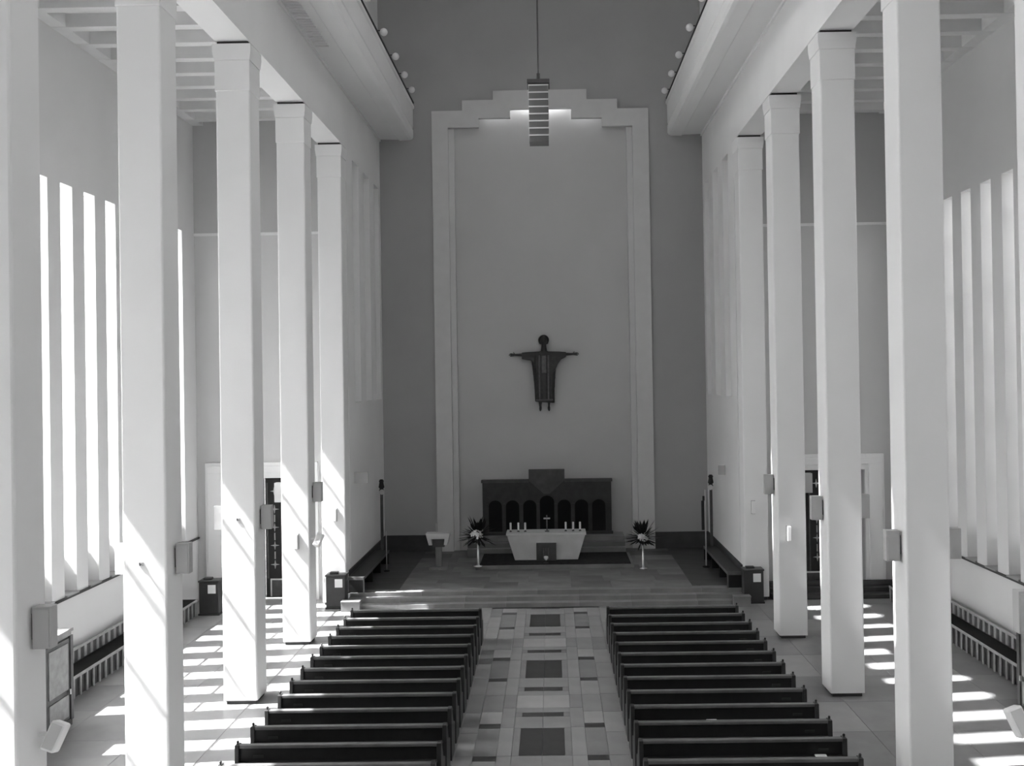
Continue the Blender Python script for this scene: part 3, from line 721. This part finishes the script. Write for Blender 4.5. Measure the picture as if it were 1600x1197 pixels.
def hook(x, y, z, label):
    t = thing('wall_hook', label, 'hook', (x, y, z)); obj('plate', B((-.03, .03, -.01, 0, -.03, .03)), GREYBOX, t)
    bm = bmesh.new(); tube(bm, [(0, -.01, 0), (0, -.06, -.01), (0, -.07, .03)], .01, 6); obj('hook', bm, DARKBOX, t)
hook(-6.5, ys[1], 3.75, 'tiny dark hook on the front of the second left column'); hook(-6.45, ys[2], 3.78, 'tiny dark hook on the front of the third left column')

# ------------------------------------------------------------------ dark cabinets with notices
bn = thing('notice_cabinet', 'x', 'cabinet'); ub = [False]
obj('body', B((-.28, .28, -.2, .2, .05, .93)), CABIN, bn, bevel=.02); obj('lid', B((-.30, .30, -.22, .22, .93, .98)), CABIN, bn, bevel=.015)
obj('base', B((-.3, .3, -.22, .22, 0, .05)), CABIN, bn); obj('notice', B((-.02, .20, -.212, -.20, .62, .86)), WHITE, bn)
obj('knob', B((-.2, .05, -.08, .08, .98, 1.04)), DARKBOX, bn, bevel=.02)
place(bn, ub, (-9.78, 27.3, 0), 0, 'dark cabinet with a white notice at the end of the left aisle', 'dark cabinets with notices')
place(bn, ub, (-6.31, 27.86, 0), 0, 'dark cabinet with a white notice before the last left column', 'dark cabinets with notices')
place(bn, ub, (5.73, 27.86, 0), 0, 'dark cabinet with a white notice before the last right column', 'dark cabinets with notices')

# ------------------------------------------------------------------ aisle benches
def aislebench(xb, xf, y0, y1, label):
    """xb back (wall side), xf front (aisle side)"""
    s = 1 if xf > xb else -1
    t = thing('aisle_bench', label, 'bench', (xf, (y0+y1)/2, 0)); h = (y1-y0)/2; d = abs(xf-xb)
    def bb(u0, u1, *r):  # u measured from front towards the wall
        a, b = -s*u0, -s*u1
        return (min(a, b), max(a, b)) + r
    obj('seat', B(bb(.0, d-.04, -h, h, .44, .48)), SEATC, t, bevel=.01)
    obj('seat_edge', B(bb(-.015, .0, -h, h, .42, .485)), SLAT, t)
    obj('back_rail', B(bb(d-.05, d, -h, h, .74, .80)), SLAT, t, bevel=.008)
    obj('back_board', B(bb(d-.02, d, -h, h, .30, .74)), WOODD, t)
    n = int((y1-y0)/.28)
    for k in range(n+1):
        y = -h+k*(2*h)/n
        obj('back_slat', B(bb(d-.05, d-.02, y-.055, y+.055, .50, .74)), SLAT, t)
        obj('front_slat', B(bb(.01, .04, y-.03, y+.03, .0, .42)), SLAT, t)
    obj('front_board', B(bb(.06, .08, -h, h, 0, .44)), WOODD, t)
aislebench(-10.6, -10.08, 19.2, 27.0, 'long slatted wooden bench with dark seat under the left aisle windows')
aislebench(10.05, 9.58, 18.9, 27.6, 'long slatted wooden bench with dark seat under the right aisle windows')

# ------------------------------------------------------------------ confessional cabinets
def confessional(x0, x1, y0, y1, ht, side, label):
    s = 1 if side == 'left' else -1      # direction to the nave
    t = thing('confessional', label, 'cabinet', ((x0+x1)/2, (y0+y1)/2, 0)); hx, hy = (x1-x0)/2, (y1-y0)/2
    obj('body', B((-hx+.04, hx-.04, -hy+.04, hy-.04, .08, ht-.1)), WOODD, t)
    obj('top', B((-hx-.03, hx+.03, -hy-.03, hy+.03, ht-.06, ht)), WOOD, t, bevel=.01)
    obj('top_moulding', B((-hx, hx, -hy, hy, ht-.14, ht-.06)), WOOD, t, bevel=.01)
    obj('plinth', B((-hx, hx, -hy, hy, 0, .12)), WOODD, t)
    xf = s*hx
    def fx(a, b): return (min(xf-s*a, xf-s*b), max(xf-s*a, xf-s*b))
    n = 3; wdt = 2*hy/n
    for k in range(n+1):
        y = -hy+k*wdt; obj('post', B(fx(-.01, .06)+(y-.05, y+.05, .1, ht-.14)), WOODD, t, bevel=.008)
    for k in range(n):
        y = -hy+(k+.5)*wdt
        d = obj('door', B(fx(.01, .05)+(y-wdt/2+.08, y+wdt/2-.08, .14, ht-.18)), WOODD, t)
        obj('upper_panel', B(fx(-.01, .02)+(y-wdt/2+.15, y+wdt/2-.15, .72, ht-.26)), WOOD, d, bevel=.006)
        obj('lower_panel', B(fx(-.01, .02)+(y-wdt/2+.15, y+wdt/2-.15, .2, .62)), WOOD, d, bevel=.006)
        obj('handle', B(fx(-.04, -.0)+(y+wdt/2-.14, y+wdt/2-.11, .62, .72)), METAL, d)
    obj('end_panel', B((-hx+.15, hx-.15, -hy+.0, -hy+.05, .2, ht-.25)), WOOD, t); obj('end_panel', B((-hx+.15, hx-.15, hy-.05, hy, .2, ht-.25)), WOOD, t)
confessional(-10.70, -9.40, 15.6, 18.6, 1.87, 'left', 'wooden panelled confessional against the left aisle wall')
confessional(8.95, 10.25, 15.6, 18.7, 1.95, 'right', 'wooden panelled confessional against the right aisle wall')
